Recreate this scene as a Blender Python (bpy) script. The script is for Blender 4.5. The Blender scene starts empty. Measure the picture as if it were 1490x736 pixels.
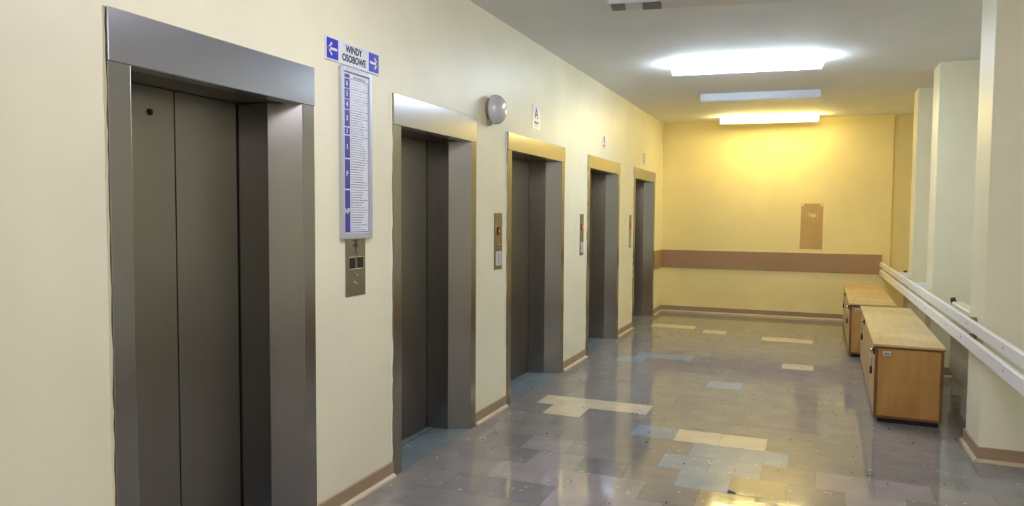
import bpy, bmesh, math, random
from mathutils import Vector, Matrix
random.seed(7)
S = bpy.context.scene
COL = S.collection
R = math.radians

# ------------------------------------------------------------------ camera
FPX, YAW, PITCH, ROLL = 1058.262, R(22.3005), R(2.9624), R(0.3788)
H = 2.958                                    # ceiling height
D = 11.598                                   # back wall
cam = bpy.data.cameras.new('camera'); co = bpy.data.objects.new('camera', cam); COL.objects.link(co)
cam.sensor_width = 36.0; cam.lens = FPX / 1490 * 36.0; cam.clip_start = 0.05
fw = Vector((-math.sin(YAW)*math.cos(PITCH), math.cos(YAW)*math.cos(PITCH), -math.sin(PITCH)))
r0 = Vector((math.cos(YAW), math.sin(YAW), 0)); u0 = r0.cross(fw)
rr = r0*math.cos(ROLL) + u0*math.sin(ROLL); uu = -r0*math.sin(ROLL) + u0*math.cos(ROLL)
mw = Matrix((rr, uu, -fw)).transposed().to_4x4(); mw.translation = (2.187, 0, 1.5)
co.matrix_world = mw
S.camera = co
# ------------------------------------------------------------------ world, exposure, lamp strengths
w = bpy.data.worlds.new('world'); S.world = w; w.use_nodes = True
w.node_tree.nodes['Background'].inputs[0].default_value = (0.5, 0.55, 0.6, 1)
w.node_tree.nodes['Background'].inputs[1].default_value = 0.02
S.view_settings.view_transform = 'Standard'; S.view_settings.look = 'None'
S.view_settings.exposure = 0.58; S.view_settings.gamma = 1.0; S.view_settings.use_curve_mapping = False
S.cycles.max_bounces = 10; S.cycles.diffuse_bounces = 6; S.cycles.glossy_bounces = 5
S.cycles.use_denoising = True
LAMP_COOL = ((0.75, 0.88, 1.0), 27.0)        # lit tube over the third and fourth lift
LAMP_WARM = ((1.0, 0.78, 0.25), 24.0)        # lit tube in front of the far wall
LAMP_NEAR = ((0.98, 0.95, 1.0), 21.0)        # lit tubes above and behind the camera

# ------------------------------------------------------------------ materials
def new_mat(name):
    m = bpy.data.materials.new(name); m.use_nodes = True
    return m, m.node_tree.nodes, m.node_tree.links, m.node_tree.nodes['Principled BSDF']
def srgb(r, g, b):
    f = lambda c: (c/12.92 if c <= 0.04045 else ((c+0.055)/1.055)**2.4)
    return (f(r/255), f(g/255), f(b/255), 1)
def simple(name, col, rough=0.5, metal=0.0, spec=0.5, emit=None, strength=0, coat=0):
    m, n, l, b = new_mat(name)
    b.inputs['Base Color'].default_value = col; b.inputs['Roughness'].default_value = rough
    b.inputs['Metallic'].default_value = metal; b.inputs['Specular IOR Level'].default_value = spec
    b.inputs['Coat Weight'].default_value = coat
    if emit:
        b.inputs['Emission Color'].default_value = (*emit, 1); b.inputs['Emission Strength'].default_value = strength
    return m
def coords(n, l, scale, kind='position'):
    mp = n.new('ShaderNodeMapping'); mp.inputs['Scale'].default_value = scale
    if kind == 'position':
        g = n.new('ShaderNodeNewGeometry'); l.new(g.outputs['Position'], mp.inputs['Vector'])
    else:
        t = n.new('ShaderNodeTexCoord'); l.new(t.outputs['Object'], mp.inputs['Vector'])
    return mp.outputs['Vector']
def noise(n, l, vec, scale, detail=4, rough=0.55):
    t = n.new('ShaderNodeTexNoise'); t.inputs['Scale'].default_value = scale
    t.inputs['Detail'].default_value = detail; t.inputs['Roughness'].default_value = rough
    l.new(vec, t.inputs['Vector']); return t.outputs['Fac']
def ramp(n, l, fac, stops):
    r = n.new('ShaderNodeValToRGB'); e = r.color_ramp.elements
    while len(e) < len(stops): e.new(0.5)
    for i, (p, c) in enumerate(stops): e[i].position = p; e[i].color = c
    l.new(fac, r.inputs['Fac']); return r.outputs['Color']
def mixc(n, l, fac, a, b):
    m = n.new('ShaderNodeMix'); m.data_type = 'RGBA'
    for v, k in ((fac, 0), (a, 6), (b, 7)):
        if hasattr(v, 'links') or hasattr(v, 'is_output'): l.new(v, m.inputs[k])
        else: m.inputs[k].default_value = v
    return m.outputs[2]
def bump(n, l, b, h, strength, dist=0.01):
    t = n.new('ShaderNodeBump'); t.inputs['Strength'].default_value = strength; t.inputs['Distance'].default_value = dist
    l.new(h, t.inputs['Height']); l.new(t.outputs['Normal'], b.inputs['Normal'])

def paint(name, col, rough=0.45, var=0.04, bs=0.06, bscale=160):
    m, n, l, b = new_mat(name)
    v = coords(n, l, (1, 1, 1))
    f = noise(n, l, v, 2.2, 5)
    dark = tuple(c*(1-var) for c in col[:3]) + (1,); lite = tuple(min(1, c*(1+var)) for c in col[:3]) + (1,)
    l.new(ramp(n, l, f, [(0.3, dark), (0.7, lite)]), b.inputs['Base Color'])
    b.inputs['Roughness'].default_value = rough
    a = n.new('ShaderNodeMath'); a.operation = 'ADD'
    l.new(noise(n, l, v, bscale, 2), a.inputs[0]); l.new(noise(n, l, v, 9, 3), a.inputs[1])
    bump(n, l, b, a.outputs[0], bs, 0.004)
    return m

M = {}
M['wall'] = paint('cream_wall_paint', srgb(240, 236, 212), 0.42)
M['wall_far'] = paint('far_wall_yellow', srgb(248, 231, 168), 0.42)  # yellower than the cream of the other walls
M['ceiling'] = paint('ceiling_paint', srgb(231, 232, 236), 0.8, 0.03, 0.08, 60)
M['base'] = paint('brown_base_paint', srgb(164, 140, 116), 0.4, 0.05)
M['bead'] = paint('beige_bead_paint', srgb(200, 186, 160), 0.4, 0.05)
M['band'] = paint('brown_band_paint', srgb(168, 136, 108), 0.5, 0.03)
M['caulk'] = paint('pale_caulk', srgb(236, 230, 206), 0.6, 0.05)
M['white'] = simple('white_enamel', srgb(214, 217, 228), 0.35)
M['white_plastic'] = simple('lamp_plastic', srgb(222, 220, 214), 0.3)
M['rail'] = None
M['black'] = simple('black_plastic', (0.012, 0.012, 0.013, 1), 0.4)
M['dark'] = simple('dark_gap', (0.01, 0.01, 0.01, 1), 0.8)
M['chrome'] = simple('chrome', (0.75, 0.75, 0.77, 1), 0.15, 1)
M['alu'] = simple('aluminium', srgb(196, 200, 214), 0.35, 0.6)
M['board_white'] = simple('sign_white', srgb(226, 230, 245), 0.3)
M['blue'] = simple('sign_blue', srgb(44, 48, 190), 0.35)
M['blue_dark'] = simple('sign_violet', srgb(64, 58, 160), 0.35)
M['ink'] = simple('ink', srgb(34, 34, 60), 0.5)
M['ink_soft'] = simple('ink_soft', srgb(110, 112, 150), 0.5)
M['ink_mid'] = simple('ink_mid', srgb(92, 92, 124), 0.5)
M['ink_faint'] = simple('ink_faint', srgb(176, 180, 206), 0.5)
M['ink_blue'] = simple('ink_blue', srgb(34, 44, 140), 0.5)
M['card'] = simple('card', srgb(205, 208, 210), 0.5)
M['red'] = simple('red_digit', srgb(230, 60, 40), 0.4, emit=(1, 0.1, 0.05), strength=1.2)
M['dome'] = simple('glossy_dome', srgb(206, 209, 222), 0.25, 0.0, 0.9, coat=1.0)
M['dome_back'] = simple('dome_back', srgb(150, 140, 110), 0.5)
M['radiator'] = simple('radiator_enamel', srgb(220, 214, 192), 0.35)
M['patch'] = None

def steel(name, col, rough, axis):
    m, n, l, b = new_mat(name)
    sc = (3, 3, 260) if axis == 'h' else (260, 260, 3)
    v = coords(n, l, sc)
    f = noise(n, l, v, 1.0, 3)
    v2 = coords(n, l, (1, 1, 1)); f2 = noise(n, l, v2, 1.6, 4)
    d = tuple(c*0.975 for c in col[:3]) + (1,); h = tuple(c*1.025 for c in col[:3]) + (1,)
    l.new(ramp(n, l, f, [(0.3, d), (0.7, h)]), b.inputs['Base Color'])
    b.inputs['Metallic'].default_value = 1
    mr = n.new('ShaderNodeMapRange'); mr.inputs[3].default_value = rough*0.95; mr.inputs[4].default_value = rough*1.06
    l.new(f2, mr.inputs[0]); l.new(mr.outputs[0], b.inputs['Roughness'])
    # vertical brushing: reflections spread sideways
    g = n.new('ShaderNodeNewGeometry'); x = n.new('ShaderNodeVectorMath'); x.operation = 'CROSS_PRODUCT'
    l.new(g.outputs['True Normal'], x.inputs[0]); x.inputs[1].default_value = (0.02, 0.03, 1)
    l.new(x.outputs[0], b.inputs['Tangent']); b.inputs['Anisotropic'].default_value = 0.6
    return m
M['steel'] = steel('brushed_steel', (0.345, 0.335, 0.34), 0.25, 'v')
M['steel_head'] = steel('brushed_steel_header', (0.42, 0.425, 0.48), 0.25, 'v')  # bluer and lighter than the jambs: cool ceiling's reflection put into the colour
M['steel_door'] = steel('brushed_door_steel', (0.28, 0.262, 0.238), 0.32, 'v')
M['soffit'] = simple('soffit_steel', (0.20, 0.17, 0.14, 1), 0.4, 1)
M['plate'] = steel('panel_steel', (0.34, 0.32, 0.28), 0.3, 'v')

def wood(name, c1, c2, rough=0.35, axis=1):
    m, n, l, b = new_mat(name)
    sc = [9, 9, 9]; sc[axis] = 0.9
    v = coords(n, l, sc, 'object')
    f = noise(n, l, v, 3.0, 6, 0.6)
    v2 = coords(n, l, (1, 1, 1), 'object'); f2 = noise(n, l, v2, 2.5, 3)
    c = ramp(n, l, f, [(0.3, c1), (0.7, c2)])
    st = ramp(n, l, f2, [(0.35, (0.82, 0.78, 0.72, 1)), (0.6, (1, 1, 1, 1))])
    mm = n.new('ShaderNodeMix'); mm.data_type = 'RGBA'; mm.blend_type = 'MULTIPLY'; mm.inputs[0].default_value = 1
    l.new(c, mm.inputs[6]); l.new(st, mm.inputs[7]); l.new(mm.outputs[2], b.inputs['Base Color'])
    b.inputs['Roughness'].default_value = rough
    return m
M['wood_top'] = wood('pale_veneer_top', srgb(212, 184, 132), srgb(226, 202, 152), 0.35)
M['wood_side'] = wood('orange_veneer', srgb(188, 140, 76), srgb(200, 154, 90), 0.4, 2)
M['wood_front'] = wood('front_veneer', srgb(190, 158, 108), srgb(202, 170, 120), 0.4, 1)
M['wood_edge'] = wood('dark_edge_veneer', srgb(112, 76, 38), srgb(138, 96, 50), 0.5, 1)
M['rail'] = paint('white_rail_paint', srgb(238, 238, 244), 0.4, 0.03)
M['raw_wood'] = wood('raw_plank_edge', srgb(150, 118, 72), srgb(176, 142, 92), 0.6, 1)

def tile_mat(name, col):
    m, n, l, b = new_mat(name)
    v = coords(n, l, (1, 1, 1)); vs = coords(n, l, (9, 2.2, 1))
    f = noise(n, l, v, 5.0, 6, 0.65)
    d = tuple(c*0.86 for c in col[:3]) + (1,); h = tuple(min(1, c*1.12) for c in col[:3]) + (1,)
    c = ramp(n, l, f, [(0.3, d), (0.7, h)])
    # pale chips and dark nicks worn into the vinyl, in clusters
    vo = n.new('ShaderNodeTexVoronoi'); vo.inputs['Scale'].default_value = 1; l.new(coords(n, l, (15, 32, 1)), vo.inputs['Vector'])
    sp = ramp(n, l, vo.outputs['Distance'], [(0.11, (1, 1, 1, 1)), (0.16, (0, 0, 0, 1))])
    cl = ramp(n, l, noise(n, l, v, 3.2, 3), [(0.52, (0, 0, 0, 1)), (0.56, (1, 1, 1, 1))])
    pick = n.new('ShaderNodeSeparateColor'); l.new(vo.outputs['Color'], pick.inputs[0])
    def mul(a, bb):
        q = n.new('ShaderNodeMath'); q.operation = 'MULTIPLY'; l.new(a, q.inputs[0]); l.new(bb, q.inputs[1]); return q.outputs[0]
    def thr(a, t, op='GREATER_THAN'):
        q = n.new('ShaderNodeMath'); q.operation = op; l.new(a, q.inputs[0]); q.inputs[1].default_value = t; return q.outputs[0]
    white = mul(mul(sp, cl), thr(pick.outputs[0], 0.22))
    c = mixc(n, l, white, c, srgb(226, 222, 208))
    vo2 = n.new('ShaderNodeTexVoronoi'); vo2.inputs['Scale'].default_value = 1.0
    l.new(coords(n, l, (26, 9, 1)), vo2.inputs['Vector'])
    sp2 = ramp(n, l, vo2.outputs['Distance'], [(0.12, (1, 1, 1, 1)), (0.18, (0, 0, 0, 1))])
    pk2 = n.new('ShaderNodeSeparateColor'); l.new(vo2.outputs['Color'], pk2.inputs[0])
    darkm = mul(mul(sp2, thr(pk2.outputs[1], 0.78)), ramp(n, l, noise(n, l, v, 2.1, 3), [(0.47, (0, 0, 0, 1)), (0.54, (1, 1, 1, 1))]))
    c = mixc(n, l, darkm, c, (0.02, 0.02, 0.022, 1))
    l.new(c, b.inputs['Base Color'])
    b.inputs['Specular IOR Level'].default_value = 0.45
    mr = n.new('ShaderNodeMapRange'); mr.inputs[1].default_value = 0.3; mr.inputs[2].default_value = 0.7
    mr.inputs[3].default_value = 0.05; mr.inputs[4].default_value = 0.11
    l.new(noise(n, l, vs, 1.5, 4), mr.inputs[0]); l.new(mr.outputs[0], b.inputs['Roughness'])
    bump(n, l, b, noise(n, l, coords(n, l, (8, 15, 1)), 1.0, 2), 0.11, 0.004)
    return m
TC = {'grey_a': srgb(138, 135, 135), 'grey_b': srgb(142, 138, 137), 'grey_c': srgb(135, 132, 134), 'grey_d': srgb(140, 136, 133),
      'beige': srgb(216, 203, 176), 'blue': srgb(146, 160, 174), 'lilac': srgb(156, 150, 153), 'tan': srgb(164, 152, 128),
      'slate': srgb(129, 127, 130), 'teal': srgb(122, 136, 146)}
TM = {k: tile_mat('floor_tile_' + k, c) for k, c in TC.items()}
M['slab'] = simple('floor_screed', srgb(52, 56, 66), 0.7)

def emit_mat(name, spec):
    m, n, l, b = new_mat(name)
    b.inputs['Base Color'].default_value = (0.8, 0.8, 0.8, 1)
    b.inputs['Emission Color'].default_value = (*spec[0], 1); b.inputs['Emission Strength'].default_value = spec[1]
    return m
M['lit_cool'] = emit_mat('lit_diffuser_cool', LAMP_COOL)
M['lit_warm'] = emit_mat('lit_diffuser_warm', LAMP_WARM)
M['lit_near'] = emit_mat('lit_diffuser_near', LAMP_NEAR)

def patch_mat():
    m, n, l, b = new_mat('bare_patch')
    v = coords(n, l, (1, 1, 1), 'object')
    c = ramp(n, l, noise(n, l, v, 6, 4), [(0.3, srgb(196, 162, 104)), (0.7, srgb(208, 176, 118))])
    l.new(c, b.inputs['Base Color']); b.inputs['Roughness'].default_value = 0.7
    return m
M['patch'] = patch_mat()
M['smear'] = simple('white_smear', srgb(228, 218, 190), 0.8)
M['tape'] = simple('paper_tape', srgb(232, 214, 170), 0.5)

# ------------------------------------------------------------------ mesh helpers
def bm_box(bm, x0, x1, y0, y1, z0, z1, bev=0.0, mi=0):
    vs = [bm.verts.new((x, y, z)) for x in (x0, x1) for y in (y0, y1) for z in (z0, z1)]
    q = [(0, 1, 3, 2), (4, 6, 7, 5), (0, 4, 5, 1), (2, 3, 7, 6), (0, 2, 6, 4), (1, 5, 7, 3)]
    fs = [bm.faces.new([vs[i] for i in f]) for f in q]
    for f in fs: f.material_index = mi
    if bev:
        es = list({e for f in fs for e in f.edges})
        r = bmesh.ops.bevel(bm, geom=es, offset=bev, segments=1, affect='EDGES', profile=0.5)
        for f in r['faces']: f.material_index = mi
    return fs
def bm_prism(bm, pts, axis, a, b, mi=0):
    """polygon extruded along an axis: pts are the other two coordinates in xyz order"""
    def P(u, v, t):
        return {'x': (t, u, v), 'y': (u, t, v), 'z': (u, v, t)}[axis]
    A = [bm.verts.new(P(u, v, a)) for u, v in pts]; B = [bm.verts.new(P(u, v, b)) for u, v in pts]
    k = len(pts)
    fs = [bm.faces.new(A[::-1]), bm.faces.new(B)]
    fs += [bm.faces.new((A[i], A[(i+1) % k], B[(i+1) % k], B[i])) for i in range(k)]
    for f in fs: f.material_index = mi
    return fs
def bm_tube(bm, p, q, r, seg=12, r2=None, mi=0):
    p, q = Vector(p), Vector(q); d = (q-p); L = d.length
    rot = d.to_track_quat('Z', 'Y').to_matrix().to_4x4(); rot.translation = (p+q)/2
    n0 = set(bm.faces)
    bmesh.ops.create_cone(bm, cap_ends=True, segments=seg, radius1=r, radius2=r if r2 is None else r2, depth=L, matrix=rot)
    for f in bm.faces:
        if f not in n0: f.material_index = mi; f.smooth = len(f.verts) == 4
def bm_ball(bm, c, r, seg=16):
    n0 = set(bm.faces)
    bmesh.ops.create_uvsphere(bm, u_segments=seg, v_segments=seg//2, radius=r, matrix=Matrix.Translation(c))
    for f in bm.faces:
        if f not in n0: f.smooth = True
def bm_lathe_x(bm, prof, c, seg=40):
    """surface of revolution about the x axis; prof = [(x, r), ...]"""
    rings = []
    for x, r in prof:
        if r < 1e-6: rings.append([bm.verts.new((c[0]+x, c[1], c[2]))])
        else: rings.append([bm.verts.new((c[0]+x, c[1]+r*math.cos(2*math.pi*i/seg), c[2]+r*math.sin(2*math.pi*i/seg))) for i in range(seg)])
    for A, B in zip(rings, rings[1:]):
        for i in range(seg):
            j = (i+1) % seg
            if len(A) == 1: f = bm.faces.new((A[0], B[i], B[j]))
            elif len(B) == 1: f = bm.faces.new((A[i], B[0], A[j]))
            else: f = bm.faces.new((A[i], B[i], B[j], A[j]))
            f.smooth = True
def obj(name, bm, mats, parent=None, loc=None):
    bmesh.ops.recalc_face_normals(bm, faces=bm.faces)
    me = bpy.data.meshes.new(name); bm.to_mesh(me); bm.free()
    for m in (mats if isinstance(mats, (list, tuple)) else [mats]): me.materials.append(m)
    o = bpy.data.objects.new(name, me); COL.objects.link(o)
    if parent: o.parent = parent
    if loc: o.location = loc
    return o
def box(name, mat, parent, *ext, bev=0.0):
    bm = bmesh.new(); bm_box(bm, *ext, bev=bev); return obj(name, bm, mat, parent)
def link_copy(o, parent, loc=None, rot=None):
    c = o.copy(); COL.objects.link(c); c.parent = parent
    if loc is not None: c.location = loc
    if rot is not None: c.rotation_euler = rot
    return c
def thing(name, label, cat, loc=(0, 0, 0), rz=0, group=None):
    o = bpy.data.objects.new(name, None); COL.objects.link(o); o.location = loc; o.rotation_euler = (0, 0, rz)
    o.empty_display_size = 0.1
    o['label'] = label; o['category'] = cat
    if group: o['group'] = group
    return o
def struct(o, label=None):
    o['kind'] = 'structure'
    if label: o['label'] = label
    return o
def text(name, s, size, mat, parent, y, z, x=0.003, sx=1.0, align='CENTER', bold=0.0):
    """flat lettering on a panel facing +x: reads along +y"""
    cu = bpy.data.curves.new(name, 'FONT'); cu.body = s; cu.size = size; cu.align_x = align; cu.align_y = 'CENTER'
    cu.extrude = 0.0003; cu.offset = bold; cu.resolution_u = 3
    t = bpy.data.objects.new('tmp', cu); COL.objects.link(t)
    me = bpy.data.meshes.new_from_object(t.evaluated_get(bpy.context.evaluated_depsgraph_get()))
    bpy.data.objects.remove(t); bpy.data.curves.remove(cu)
    mt = Matrix(((0, 0, 1, x), (1, 0, 0, y), (0, 1, 0, z), (0, 0, 0, 1)))
    me.transform(mt @ Matrix.Diagonal((sx, 1, 1, 1)))
    me.name = name; me.materials.clear(); me.materials.append(mat)
    o = bpy.data.objects.new(name, me); COL.objects.link(o); o.parent = parent
    return o

# ================================================================== the setting
Y_BACK = -4.0                                # end of the corridor behind the camera
XW = 3.75                                    # window-side wall behind the pillars
PORTALS = [(1.752, 2.840, 2.185), (3.540, 4.640, 2.180), (5.205, 6.618, 2.145), (7.395, 8.775, 2.142), (9.555, 10.960, 2.150)]

bm = bmesh.new()
edges = [Y_BACK] + [v for p in PORTALS for v in p[:2]] + [D]
for a, b in zip(edges[0::2], edges[1::2]): bm_box(bm, -0.42, 0, a, b, 0, H)
for a, b, z in PORTALS: bm_box(bm, -0.42, 0, a, b, z, H)
bm_box(bm, -0.5, -0.42, Y_BACK, D, 0, H)
struct(obj('wall_left', bm, M['wall']), 'long cream wall with five steel lift entrances')

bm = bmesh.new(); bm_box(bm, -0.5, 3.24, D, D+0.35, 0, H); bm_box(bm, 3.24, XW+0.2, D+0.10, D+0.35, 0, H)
struct(obj('wall_back', bm, M['wall_far']), 'yellow far end wall')
struct(box('wall_front', M['wall'], None, -0.5, XW+0.2, Y_BACK-0.2, Y_BACK, 0, H), 'wall behind the camera')
wr = struct(box('wall_right', M['wall'], None, XW, XW+0.2, Y_BACK, D+0.1, 0, H), 'cream wall behind the row of pillars')
for (x0, a, b) in ((3.185, 5.20, 5.62), (3.268, 7.88, 8.25), (3.268, 9.37, 9.70), (3.185, 1.20, 1.62)):
    box('pillar', M['wall'], wr, x0, XW, a, b, 0, H, bev=0.004)
struct(box('ceiling', M['ceiling'], None, -0.5, XW+0.2, Y_BACK-0.2, D+0.35, H, H+0.2), 'plain off-white ceiling')

# floor: screed slab, then single vinyl tiles in running bond
fl = struct(box('floor', M['slab'], None, -0.5, XW+0.2, Y_BACK-0.2, D+0.35, -0.2, -0.0034), 'worn vinyl tile floor with patched tiles')
PX, PY, Y0, G = 0.295, 0.277, 5.70, 0.0006
tile_cache = {}
def tile_mesh(width, key, chip=False):
    k = (round(width, 4), key, chip)
    if k not in tile_cache:
        bm = bmesh.new(); a, b = G, width-G; c, d = G, PY-G; e = 0.0012
        if chip:
            pts = [(a+0.045, c), (b, c), (b, d), (a, d), (a, c+0.05), (a+0.022, c+0.044), (a+0.04, c+0.022)]
            bm_prism(bm, pts, 'z', -0.0034, 0)
        else:
            bm_box(bm, a, b, c, d, -0.0034, 0, bev=0)
            top = [f for f in bm.faces if all(v.co.z > -0.001 for v in f.verts)]
            bmesh.ops.inset_region(bm, faces=top, thickness=e)
            for v in bm.verts:
                if v.co.z > -0.001 and (v.co.x < a+1e-6 or v.co.x > b-1e-6 or v.co.y < c+1e-6 or v.co.y > d-1e-6): v.co.z -= 0.0005
        bmesh.ops.recalc_face_normals(bm, faces=bm.faces)
        me = bpy.data.meshes.new('floor_tile'); bm.to_mesh(me); bm.free(); me.materials.append(TM[key]); tile_cache[k] = me
    return tile_cache[k]
PATCH = {-1: [(.185, 1.07, 'beige')], -2: [(.33, .625, 'beige')],
         -3: [(1.07, 1.365, 'blue'), (1.365, 1.955, 'beige')],
         -4: [(1.51, 2.11, 'blue'), (.625, .92, 'grey_c')],
         -5: [(.48, .775, 'lilac'), (1.365, 1.955, 'blue'), (.185, .48, 'slate'), (2.25, 2.84, 'lilac')],
         -6: [(.625, .92, 'lilac'), (1.51, 1.805, 'blue'), (1.805, 2.10, 'tan'), (.92, 1.215, 'slate'), (.035, .625, 'grey_c'), (2.395, 2.69, 'lilac')],
         -7: [(.48, 1.365, 'lilac'), (1.66, 1.955, 'tan'), (1.955, 2.25, 'grey_d')],
         -8: [(.92, 1.51, 'lilac'), (.33, .92, 'slate'), (1.51, 1.805, 'grey_c')],
         3: [(1.365, 1.66, 'blue')], 6: [(.33, .625, 'blue')], 7: [(1.955, 2.25, 'beige'), (.48, 1.07, 'blue')],
         13: [(1.66, 2.25, 'beige')], 14: [(.92, 1.215, 'beige')], 15: [(.185, .775, 'beige')]}
GREYS = ['grey_a', 'grey_b', 'grey_c', 'grey_d']
def tile_key(r, xa, xb):
    xc = (xa+xb)/2
    for a, b, k in PATCH.get(r, []):
        if a < xc < b: return k
    # right-hand front corner and the left edge carry more violet tiles, the middle more olive ones
    return random.choice(['grey_a', 'grey_a', 'grey_b', 'grey_d'] if 0.9 < xc < 2.5 else ['grey_a', 'grey_a', 'grey_b', 'grey_c'])
rest = bmesh.new(); rest_keys = list(TM)
singles = []
for r in range(-34, 23):
    ya = Y0 + PY*r
    if ya > D: break
    off = 0.185 if r % 2 else 0.035
    x = off - PX; row = []
    while x < XW:
        xa, xb = max(x, 0.0), min(x+PX, XW)
        if xb - xa > 0.02: row.append((xa, xb))
        x += PX
    for xa, xb in row:
        key = tile_key(r, xa, xb)
        vis = -9 <= r <= 15 and xa < 3.1
        if vis and len(singles) < 298 :
            chip = (r == -6 and key == 'tan')
            o = bpy.data.objects.new('floor_tile', tile_mesh(xb-xa, key, chip)); COL.objects.link(o)
            o.parent = fl; o.location = (xa, ya, random.uniform(-0.0002, 0.0002)); o.rotation_euler = (random.gauss(0, 0.0008), random.gauss(0, 0.0008), 0); singles.append(o)
        else:
            for f in bm_box(rest, xa+G, xb-G, ya+G, min(ya+PY-G, D+0.09), -0.0034, random.uniform(-0.0004, 0.0)): f.material_index = rest_keys.index(key)
ro = obj('floor_tile_field', rest, [TM[k] for k in rest_keys], fl); ro['kind'] = 'stuff'

# baseboards with a quarter-round bead; wall rails in brown
def baseboard_left(a, b):
    o = struct(box('baseboard_left', M['base'], None, 0, 0.012, a, b, 0, 0.09, bev=0.002))
    bm = bmesh.new()
    bm_prism(bm, [(0.012, 0)] + [(0.012+0.022*math.cos(t*math.pi/12), 0.022*math.sin(t*math.pi/12)) for t in range(7)], 'y', a, b-0.004)
    obj('shoe_molding', bm, M['bead'], o); return o
for a, b in ((Y_BACK, 1.752), (2.840, 3.540), (4.640, 5.205), (6.618, 7.395), (8.775, 9.555), (10.960, D)): baseboard_left(a, b)
o = struct(box('baseboard_back', M['base'], None, 0.012, 3.24, D-0.012, D, 0, 0.09, bev=0.002))
bm = bmesh.new(); bm_prism(bm, [(D-0.012, 0)] + [(D-0.012-0.022*math.cos(t*math.pi/12), 0.022*math.sin(t*math.pi/12)) for t in range(7)], 'x', 0.034, 3.24)
obj('shoe_molding', bm, M['bead'], o)
for (x0, a, b) in ((3.185, 5.20, 5.62), (3.268, 7.88, 8.25), (3.268, 9.37, 9.70), (3.185, 1.20, 1.62)):
    bm = bmesh.new()
    bm_box(bm, x0-0.013, x0, a-0.013, b+0.013, 0, 0.09); bm_box(bm, x0, XW, a-0.013, a, 0, 0.09); bm_box(bm, x0, XW, b, b+0.013, 0, 0.09)
    o = struct(obj('baseboard_right', bm, M['base']))
    bm = bmesh.new(); q = x0-0.013
    bm_prism(bm, [(q, 0)] + [(q-0.02*math.cos(t*math.pi/12), 0.02*math.sin(t*math.pi/12)) for t in range(7)], 'y', a-0.033, b+0.033)
    bm_prism(bm, [(a-0.013, 0)] + [(a-0.013-0.02*math.cos(t*math.pi/12), 0.02*math.sin(t*math.pi/12)) for t in range(7)], 'x', q, XW)
    obj('shoe_molding', bm, M['bead'], o)
struct(box('trim_1', M['band'], None, 0.0, 3.14, D-0.018, D, 0.695, 0.972, bev=0.002), 'brown wall guard band on the far wall')
struct(box('trim_2', M['band'], None, 0.0, 0.018, 10.965, D-0.018, 0.70, 0.972, bev=0.002), 'short brown wall guard band beside the last lift')

# ================================================================== lift entrances
LIFT_LABELS = ['steel lift entrance nearest the camera, under the largest header',
               'steel lift entrance between the floor directory and the grey wall dome',
               'lift entrance under the letter A sign, with a brassy header',
               'lift entrance under the letter B sign, fourth along the wall',
               'last lift entrance, beside the yellow far wall under the letter C']
def lift(i, y0, y1, zt):
    root = thing('elevator_entrance', LIFT_LABELS[i], 'elevator', (0, y0, 0), 0, 'steel lift entrances in the left wall')
    W = y1-y0; F = 0.012; zo = 2.005
    box('header', M['steel_head'], root, -0.06, F+0.004, 0.0, W, zo, zt, bev=0.003)
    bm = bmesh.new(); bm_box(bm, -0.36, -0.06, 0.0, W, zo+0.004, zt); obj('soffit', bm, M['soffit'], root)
    R_ = [(F, W), (F, W-0.085), (-0.125, W-0.16), (-0.125, W-0.163), (-0.34, W-0.19), (-0.34, W)]
    L_ = [(F, 0), (F, 0.088), (-0.125, 0.16), (-0.125, 0.163), (-0.34, 0.19), (-0.34, 0)]
    for prof in (L_, R_):
        bm = bmesh.new(); bm_prism(bm, prof, 'z', 0.0, zo)
        es = [e for e in bm.edges if abs(e.verts[0].co.z-e.verts[1].co.z) > 1 and e.verts[0].co.x > -0.05]
        bmesh.ops.bevel(bm, geom=es, offset=0.003, segments=2, affect='EDGES', profile=0.5)
        obj('jamb', bm, M['steel'], root)
    mid = W/2
    for a, b, x in ((0.192, mid-0.003, -0.28), (mid+0.003, W-0.192, -0.28)):
        d = box('door_panel', M['steel_door'], root, x-0.04, x, a, b, 0.008, zo+0.003, bev=0.002)
        if i == 0 and a < mid-0.1:
            bm = bmesh.new(); bm_lathe_x(bm, [(0, 0.0), (0.001, 0.010), (0.004, 0.013), (0.004, 0.009), (0.0015, 0.008), (0.0015, 0)], (x, 2.172-y0, 1.905), 20)
            obj('key_hole', bm, M['black'], d)
    bm = bmesh.new(); bm_box(bm, -0.36, -0.345, 0, W, 0, zo); obj('shaft_back', bm, M['dark'], root)
    # sill: blue-grey lino in the recess, metal threshold with a groove
    box('recess_lino', TM['teal'], root, -0.2, 0.0, 0.09, W-0.09, 0, 0.002)
    t = bmesh.new(); bm_box(t, -0.34, -0.235, 0.16, W-0.16, 0, 0.004, mi=0); bm_box(t, -0.225, -0.2, 0.16, W-0.16, 0, 0.004, mi=0)
    bm_box(t, -0.235, -0.225, 0.16, W-0.16, 0, 0.001, mi=1)
    obj('threshold', t, [TM['teal'], M['dark']], root)
    # uneven bead of paint and filler where steel meets plaster
    for yy in (-0.004, W+0.001):
        bm = bmesh.new(); n = 40; prev = None
        for k in range(n+1):
            z = 0.09 + (zt-0.09)*k/n; wv = 0.003 + random.random()*0.003; h = 0.004 + random.random()*0.008
            ring = [bm.verts.new(p) for p in ((0, yy-wv, z), (h, yy, z), (0, yy+wv, z))]
            if prev:
                for q in range(2): bm.faces.new((prev[q], prev[q+1], ring[q+1], ring[q]))
            prev = ring
        obj('filler_bead', bm, M['caulk'], root)
    return root
for i, p in enumerate(PORTALS): lift(i, *p)

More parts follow.
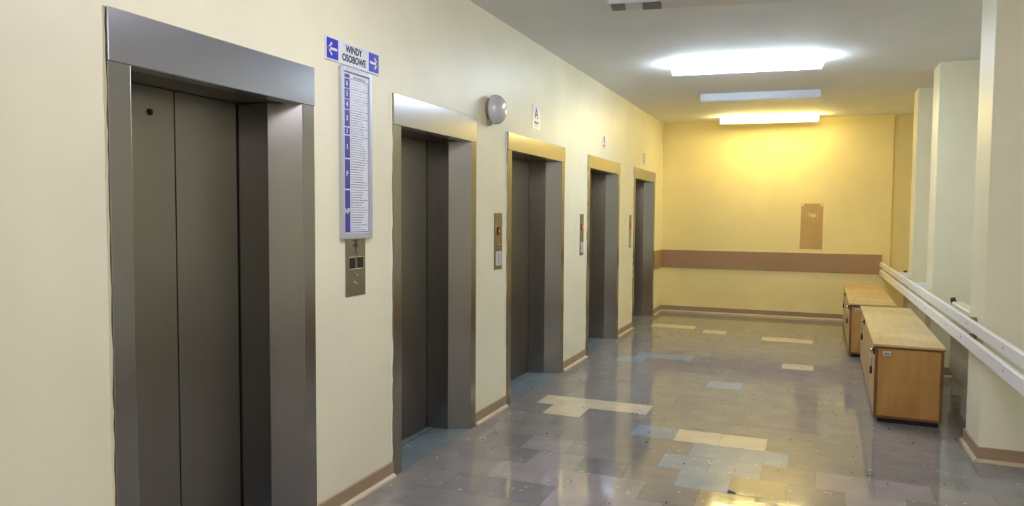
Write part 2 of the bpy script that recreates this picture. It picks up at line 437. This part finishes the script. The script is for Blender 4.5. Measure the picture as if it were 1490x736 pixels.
# ================================================================== signs on the left wall
g = thing('direction_sign', 'white WINDY OSOBOWE sign with two blue arrow squares', 'sign', (0, 3.17, 2.305))
box('sign_plate', M['board_white'], g, 0, 0.006, -0.234, 0.234, -0.056, 0.056, bev=0.001)
for s, c in ((-1, -0.178), (1, 0.184)):
    sq = box('arrow_square', M['blue'], g, 0.006, 0.0068, c-0.046, c+0.046, -0.048, 0.050)
    bm = bmesh.new(); hw = 0.0065; tip = c+s*0.040; tail = c-s*0.038
    bm_box(bm, 0.0068, 0.0074, min(tip-s*0.006, tail), max(tip-s*0.006, tail), -hw, hw)
    for v in (-1, 1):
        bm_prism(bm, [(tip, 0), (tip-s*0.009, v*0.009), (tip-s*0.030, v*0.0335), (tip-s*0.038, v*0.026), (tip-s*0.016, 0)][::1], 'x', 0.0068, 0.0074)
    obj('arrow', bm, M['board_white'], sq)
text('lettering', 'WINDY', 0.049, M['ink'], g, 0.002, 0.025, 0.0063, 0.84, bold=0.0016)
text('lettering', 'OSOBOWE', 0.049, M['ink'], g, 0.004, -0.022, 0.0063, 0.84, bold=0.0016)

# floor directory
bz = 1.374
g = thing('floor_directory', 'tall framed white and blue floor directory under the arrow sign', 'sign', (0, 3.182, bz))
bm = bmesh.new(); hw, hh, fr = 0.136, 0.866, 0.024
for a in ((-hw, -hw+fr, 0, hh), (hw-fr, hw, 0, hh), (-hw+fr, hw-fr, 0, 0.03), (-hw+fr, hw-fr, hh-0.026, hh)): bm_box(bm, 0, 0.022, *a, bev=0.003)
obj('frame', bm, M['alu'], g)
box('backing', M['board_white'], g, 0.002, 0.012, -hw+fr, hw-fr, 0.03, hh-0.026)
ROWS = [('6', 2.181, 2.134, 3, 0), ('5', 2.131, 2.081, 3, 0), ('4', 2.078, 2.029, 3, 0), ('3', 2.025, 1.943, 6, 1), ('2', 1.937, 1.902, 3, 1),
        ('1', 1.896, 1.784, 9, 1), ('P', 1.778, 1.629, 11, 1), ('NP', 1.622, 1.409, 16, 1)]
ya, yb = -0.106, 0.108; yc = -0.058
box('title_bar', M['blue_dark'], g, 0.012, 0.0124, ya, yc, 2.186-bz, 2.204-bz)
text('lettering', 'INFORMACJA', 0.018, M['ink_soft'], g, 0.025, 2.193-bz, 0.0126, 0.95)
for s, zt, zb, nl, dk in ROWS:
    c = box('floor_cell', M['blue_dark'], g, 0.012, 0.0126, ya, yc, zb-bz, zt-bz)
    text('numeral', s, min(0.036, (zt-zb)*0.75), M['board_white'], c, (ya+yc)/2, (zt+zb)/2-bz, 0.013, 0.9, bold=0.0008)
    bm = bmesh.new(); bm_box(bm, 0.012, 0.0125, yc, yb, zt+0.0015-bz, zt+0.0035-bz)
    obj('divider', bm, M['ink_blue'], g)
    bm = bmesh.new(); n = nl; hgt = (zt-zb)/(n+0.6)
    for k in range(n):
        z = zt - hgt*(k+0.8) - bz; y = yc+0.008; end = yb - 0.006 - random.random()*0.06
        while y < end:
            wl = 0.008+random.random()*0.018; bm_box(bm, 0.012, 0.0123, y, min(y+wl, end), z-hgt*0.13, z+hgt*0.13); y += wl+0.004
    obj('text_lines', bm, M['ink_mid'] if dk else M['ink_faint'], g)
box('divider', M['ink_blue'], g, 0.012, 0.0125, yb-0.0012, yb+0.0012, 0.034, 0.81)
box('divider', M['ink_blue'], g, 0.012, 0.0125, ya, yb, 0.034, 0.0375)

# letter signs
def letter(ch, y, z, wd, ht, label):
    g = thing('letter_sign', label, 'sign', (0, y, z), 0, 'letter signs over the lifts')
    box('sign_plate', M['board_white'], g, 0, 0.003, -wd/2, wd/2, -ht/2, ht/2)
    text('letter', ch, ht*0.62, M['ink_blue'], g, 0.0, ht*0.14, 0.0032, 0.95, bold=0.002)
    text('lettering', 'WINDA', ht*0.16, M['ink'], g, 0.0, -ht*0.24, 0.0032, 1.0, bold=0.0006)
    box('text_line', M['ink_soft'], g, 0.003, 0.0033, -wd*0.22, wd*0.22, -ht*0.375, -ht*0.355)
letter('A', 5.853, 2.334, 0.200, 0.199, 'small white sign with blue letter A above the third lift')
letter('B', 8.055, 2.334, 0.175, 0.166, 'small white sign with letter B above the fourth lift')
letter('C', 10.185, 2.308, 0.180, 0.166, 'small white sign with letter C above the last lift')

# wall dome
g = thing('wall_dome', 'grey glossy round dome on the wall between second and third lift', 'wall lamp', (0, 4.89, 2.267))
bm = bmesh.new(); bm_lathe_x(bm, [(0, 0.0), (0, 0.085), (0.028, 0.085), (0.03, 0.0)], (0, 0, 0), 40); obj('base_plate', bm, M['dome_back'], g)
bm = bmesh.new(); rd = 0.107
prof = [(0.030, 0.0), (0.030, rd-0.006), (0.033, rd)] + [(0.045+0.075*math.sin(t*math.pi/20), rd*math.cos(t*math.pi/20)**0.75 if t < 10 else 0.0) for t in range(11)]
bm_lathe_x(bm, prof, (0, 0, 0), 56); obj('dome', bm, M['dome'], g)
bm = bmesh.new(); bm_box(bm, 0.0, 0.03, -0.06, -0.025, -0.118, -0.075, bev=0.003); obj('mounting_tab', bm, M['dome_back'], g)

# ================================================================== call panels
g = thing('call_panel', 'steel call panel with two black square buttons below the directory', 'call panel', (0, 3.183, 1.077))
pl = box('face_plate', M['plate'], g, 0, 0.004, -0.088, 0.088, 0, 0.297, bev=0.001)
for yy in (-0.031, 0.038):
    b = box('call_button', M['black'], g, 0.004, 0.010, yy-0.024, yy+0.024, 0.143, 0.200, bev=0.003)
    box('button_rim', M['chrome'], b, 0.004, 0.0055, yy-0.028, yy+0.028, 0.139, 0.204)
def pictogram(parent, y, z, s):
    bm = bmesh.new()
    bm_tube(bm, (0.0042, y-0.004*s, z+0.022*s), (0.0050, y-0.004*s, z+0.022*s), 0.007*s, 10)
    for poly in ([(-.012, .012), (.006, .014), (.008, -.012), (-.004, -.014)], [(.008, .016), (.024, .000), (.026, -.014), (.02, -.012), (.016, .0), (.006, .008)],
                 [(-.028, .0), (-.012, .01), (-.010, .004), (-.024, -.008)], [(-.004, -.012), (.006, -.012), (.004, -.034), (-.002, -.036)]):
        bm_prism(bm, [(y+a*s, z+b*s) for a, b in poly], 'x', 0.004, 0.0048)
    return obj('pictogram', bm, M['black'], parent)
pictogram(pl, 0.0, 0.262, 0.9)
text('lettering', 'W RAZIE', 0.012, M['ink'], pl, 0.0, 0.287, 0.0043)
text('lettering', 'POŻARU', 0.010, M['ink'], pl, 0.0, 0.222, 0.0043)
for yy, zz in ((-0.012, 0.118), (0.012, 0.108), (-0.012, 0.075), (0.008, 0.062), (-0.004, 0.068), (-0.07, 0.016), (0.07, 0.016)):
    bm = bmesh.new(); bm_ball(bm, (0.0045, yy, zz), 0.004, 8); obj('screw', bm, M['chrome'], pl)
CALL = [(5.048, 0.143, 'narrow steel call panel just left of the lift under letter A', 1.092),
        (7.218, 0.118, 'narrow steel call panel just left of the lift under letter B', 1.094),
        (9.398, 0.110, 'narrow steel call panel just left of the lift under letter C', 1.090)]
def narrow_panel(y, wd, label, z0, card, big):
    g = thing('call_panel', label, 'call panel', (0, y, z0), 0, 'narrow call panels between the lifts')
    hh = 0.424; pl = box('face_plate', M['plate'], g, 0, 0.005, -wd/2, wd/2, 0, hh, bev=0.001)
    pictogram(pl, 0.0, hh-0.055, 1.0)
    d = box('floor_display', M['black'], g, 0.005, 0.011, -0.026, 0.026, 0.262, 0.318, bev=0.002)
    text('numeral', '5' if big else '2', 0.05 if big else 0.032, M['red'], d, 0, 0.290, 0.0115, 1.0, bold=0.001 + 0.003*big)
    for zz in (0.21, 0.185, 0.16):
        bm = bmesh.new(); bm_ball(bm, (0.005, 0.004*(1 if zz > 0.18 else -1), zz), 0.006, 8); obj('screw', bm, M['chrome'], g)
    cd = box('notice_card', M['card'], g, 0.005, 0.0065, -wd*0.34, wd*0.38, 0.03, 0.135)
    bm = bmesh.new()
    for k in range(7): bm_box(bm, 0.0065, 0.0068, -wd*0.1, wd*(0.2+0.1*random.random()), 0.042+k*0.012, 0.046+k*0.012)
    obj('text_lines', bm, M['ink_soft'], cd)
for k, (y, wd, lb, z0) in enumerate(CALL): narrow_panel(y, wd, lb, z0, True, k > 0)

# ================================================================== ceiling lights
def ceiling_light(y, label, mat, rz=0.10, extra=False, hd=0.10, shield=False):
    g = thing('ceiling_light', label, 'ceiling light', (1.585, y, H), rz, 'tube lights across the ceiling')
    hw = 0.665
    box('tray', M['white'], g, -hw+0.006, hw-0.006, -hd+0.012, hd-0.012, -0.03, 0.0)
    j = 0.30
    for a, b in ((-hw, j-0.0015), (j+0.0015, hw)):
        bm = bmesh.new()
        prof = [(-hd, -0.012), (-hd, -0.082), (-hd+0.014, -0.096), (hd-0.014, -0.096), (hd, -0.082), (hd, -0.012)]
        bm_prism(bm, prof, 'x', a, b)
        obj('diffuser', bm, mat, g)
    if shield: box('rear_shield', M['white'], g, -hw, hw, hd, hd+0.006, -0.100, -0.004)  # added unseen plate that keeps the lamp's glow off the wall behind
    if extra:
        bm = bmesh.new(); bm_box(bm, -0.65, -0.56, -hd+0.02, hd-0.03, -0.099, -0.096); bm_box(bm, -0.45, -0.33, -hd+0.02, hd-0.02, -0.099, -0.096)
        obj('starter_cover', bm, simple('grey_cover', srgb(120, 116, 118), 0.5), g)
    return g
ceiling_light(4.83, 'unlit white tube light cut off by the top edge of the photo', M['white'], 0.17, True)
ceiling_light(7.17, 'lit cool white tube light glowing brightest on the ceiling', M['lit_cool'])
ceiling_light(9.10, 'unlit white tube light between the two glowing ones', M['white'])
ceiling_light(11.14, 'lit tube light nearest the yellow far wall', M['lit_warm'], 0.12, hd=0.075, shield=True)
ceiling_light(2.50, 'lit tube light above the camera, out of the photo', M['lit_near'])
ceiling_light(-1.80, 'lit tube light behind the camera, out of the photo', M['lit_near'])

# ================================================================== radiators in the niches
def radiator(y0, n, label):
    g = thing('radiator', label, 'radiator', (3.37, y0, 0), 0, 'ribbed radiators behind the rails')
    bm = bmesh.new()
    bm_box(bm, -0.05, 0.05, 0.004, 0.046, 0.18, 0.79, bev=0.012)
    s = obj('section', bm, M['radiator'], g)
    for k in range(1, n): link_copy(s, g, (0, 0.052*k, 0))
    for k in (1, n-2):
        box('foot', M['radiator'], g, -0.035, 0.035, 0.052*k+0.01, 0.052*k+0.04, 0, 0.19)
    bm = bmesh.new(); L = 0.052*n
    bm_tube(bm, (0, L-0.01, 0.74), (0, L+0.06, 0.74), 0.012, 10); bm_tube(bm, (0, L+0.05, 0.74), (0, L+0.05, 0.03), 0.01, 10)
    obj('pipe', bm, M['radiator'], g)
    bm = bmesh.new(); bm_tube(bm, (-0.01, L+0.05, 0.735), (-0.035, L+0.05, 0.815), 0.024, 16, 0.02); obj('valve_knob', bm, M['black'], g)
radiator(5.72, 28, 'cream ribbed radiator with black valve, behind the rails by the nearest pillar')
radiator(9.78, 16, 'far radiator with a black valve, behind the rails at the corridor end')

# ================================================================== guard rails
def rail(z0, z1, screws, label):
    g = thing('guard_rail', label, 'rail', (3.11, 0.6, z0), 0, 'white plank guard rails')
    h = z1-z0; L = D-0.02-0.6
    bm = bmesh.new(); bm_box(bm, 0, 0.028, 0, L, 0, h, bev=0.003)
    obj('plank', bm, M['rail'], g)
    for zz in screws:
        pass
    bm = bmesh.new(); sm = None
    for k, (y, z) in enumerate(screws):
        if sm is None:
            bm_tube(bm, (-0.0015, 0, 0), (0.002, 0, 0), 0.006, 8); sm = obj('screw', bm, M['black'], g, (0, y-0.6, z-z0))
        else: link_copy(sm, g, (0, y-0.6, z-z0))
    for y, xf in ((1.40, 3.185), (5.42, 3.185), (8.06, 3.268), (9.53, 3.268)):
        box('bracket', M['raw_wood'] if y == 5.42 else M['rail'], g, 0.028, xf-3.11, y-0.6-0.03, y-0.6+0.03, 0.006, h-0.006)
    return g
rail(0.805, 0.872, [(4.352, 0.841), (5.3, 0.84), (6.05, 0.837), (7.05, 0.840), (7.68, 0.84), (8.9, 0.84)], 'upper white plank of the two guard rails along the right side')
rail(0.685, 0.762, [(4.333, 0.729), (5.466, 0.729), (6.035, 0.730), (6.585, 0.731), (7.066, 0.733), (7.67, 0.733), (8.8, 0.733)], 'lower white plank of the two guard rails along the right side')

# ================================================================== cabinets
def cabinet(x, y, rz, wd, L, ht, handles, label):
    g = thing('low_cabinet', label, 'cabinet', (x, y, 0), rz, 'low wooden cabinets under the rails')
    z0, zt = 0.035, ht-0.022
    box('plinth', M['dark'], g, 0.03, wd-0.02, 0.02, L-0.02, 0, z0)
    bm = bmesh.new()
    bm_box(bm, 0.02, wd, 0.012, L, z0, z0+0.018); bm_box(bm, 0.02, wd, 0.012, L-0.0, z0+0.018, zt)
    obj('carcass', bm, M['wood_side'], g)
    bm = bmesh.new()
    for e in ((0.0, 0.021, z0, zt), (wd-0.02, wd, z0, zt), (0.021, wd-0.02, z0, z0+0.018), (0.021, wd-0.02, zt-0.012, zt)): bm_box(bm, e[0], e[1], 0.003, 0.012, e[2], e[3])
    obj('edge_strip', bm, M['wood_edge'], g)
    bm = bmesh.new(); bm_box(bm, 0.021, wd-0.02, 0.008, 0.012, z0+0.018, zt-0.012); obj('end_panel', bm, M['wood_side'], g)
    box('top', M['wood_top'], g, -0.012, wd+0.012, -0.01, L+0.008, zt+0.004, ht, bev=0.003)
    box('top_edging', M['wood_edge'], g, -0.006, wd+0.006, -0.004, L, zt-0.004, zt+0.004)
    cuts = [0.014, L*0.335, L*0.665, L-0.004]
    for k, (a, b) in enumerate(zip(cuts, cuts[1:])):
        d = box('door', M['wood_front'], g, 0.0, 0.019, a+0.002, b-0.002, z0+0.005, zt-0.006, bev=0.002)
        if k in handles:
            ya = handles[k]
            zc = 0.525 - 0.58 + ht
            bm = bmesh.new(); bm_box(bm, -0.010, 0.0, ya-0.012, ya+0.012, zc-0.03, zc+0.02, bev=0.002); hb = obj('handle', bm, M['black'], d)
            bm = bmesh.new(); bm_ball(bm, (-0.021, ya, zc), 0.014, 14); bm_tube(bm, (-0.010, ya, zc), (-0.02, ya, zc), 0.007, 10)
            bm_tube(bm, (-0.022, ya, zc), (-0.022, ya, zc-0.13), 0.0042, 10); obj('handle_rod', bm, M['chrome'], d)
            bm = bmesh.new(); bm_tube(bm, (-0.022, ya, zc-0.125), (-0.022, ya, zc-0.178), 0.0085, 12); obj('handle_grip', bm, M['black'], d)
    s = box('sticker', M['card'], g, 0.052, 0.102, 0.0072, 0.0080, 0.497-0.58+ht, 0.527-0.58+ht)
    bm = bmesh.new(); bm_box(bm, 0.060, 0.096, 0.0067, 0.0072, 0.503-0.58+ht, 0.513-0.58+ht); bm_box(bm, 0.060, 0.085, 0.0067, 0.0072, 0.517-0.58+ht, 0.519-0.58+ht)
    obj('print', bm, M['ink_soft'], s)
    return g
cabinet(2.648, 5.905, -0.0215, 0.440, 2.48, 0.58, {0: 0.05, 2: 1.68}, 'nearer low wooden cabinet with orange veneer end, under the rails')
cabinet(2.600, 8.585, -0.0155, 0.435, 2.70, 0.58, {0: 0.12, 1: 1.60}, 'farther low wooden cabinet, behind the nearer one at the far wall')

# ================================================================== far wall sheet
g = thing('wall_sheet', 'tan rectangular sheet with a white smear on the yellow far wall', 'sheet', (2.2, D, 1.365))
bm = bmesh.new(); bm_prism(bm, [(-0.158, -0.332), (0.150, -0.332), (0.152, 0.338), (-0.148, 0.338)], 'y', -0.004, 0); obj('sheet', bm, M['patch'], g)
bm = bmesh.new()
for k in range(80):
    a, b = random.gauss(0.0, 0.034), random.gauss(0.165, 0.016); s = random.uniform(0.002, 0.0065)
    bm_prism(bm, [(a+s*1.5*math.cos(t), b+s*math.sin(t)) for t in [i*math.pi/4+0.2 for i in range(8)]], 'y', -0.0046-0.00002*k, -0.004)
obj('smear', bm, M['smear'], g)
bm = bmesh.new(); bm_prism(bm, [(-0.012+0.006*math.cos(i*math.pi/4), -0.175+0.006*math.sin(i*math.pi/4)) for i in range(8)], 'y', -0.0046, -0.004); obj('smear', bm, M['smear'], g)
for s in (-1, 1): box('tape', M['tape'], g, s*0.135-0.024, s*0.135+0.024, -0.0052, -0.004, 0.296, 0.346)
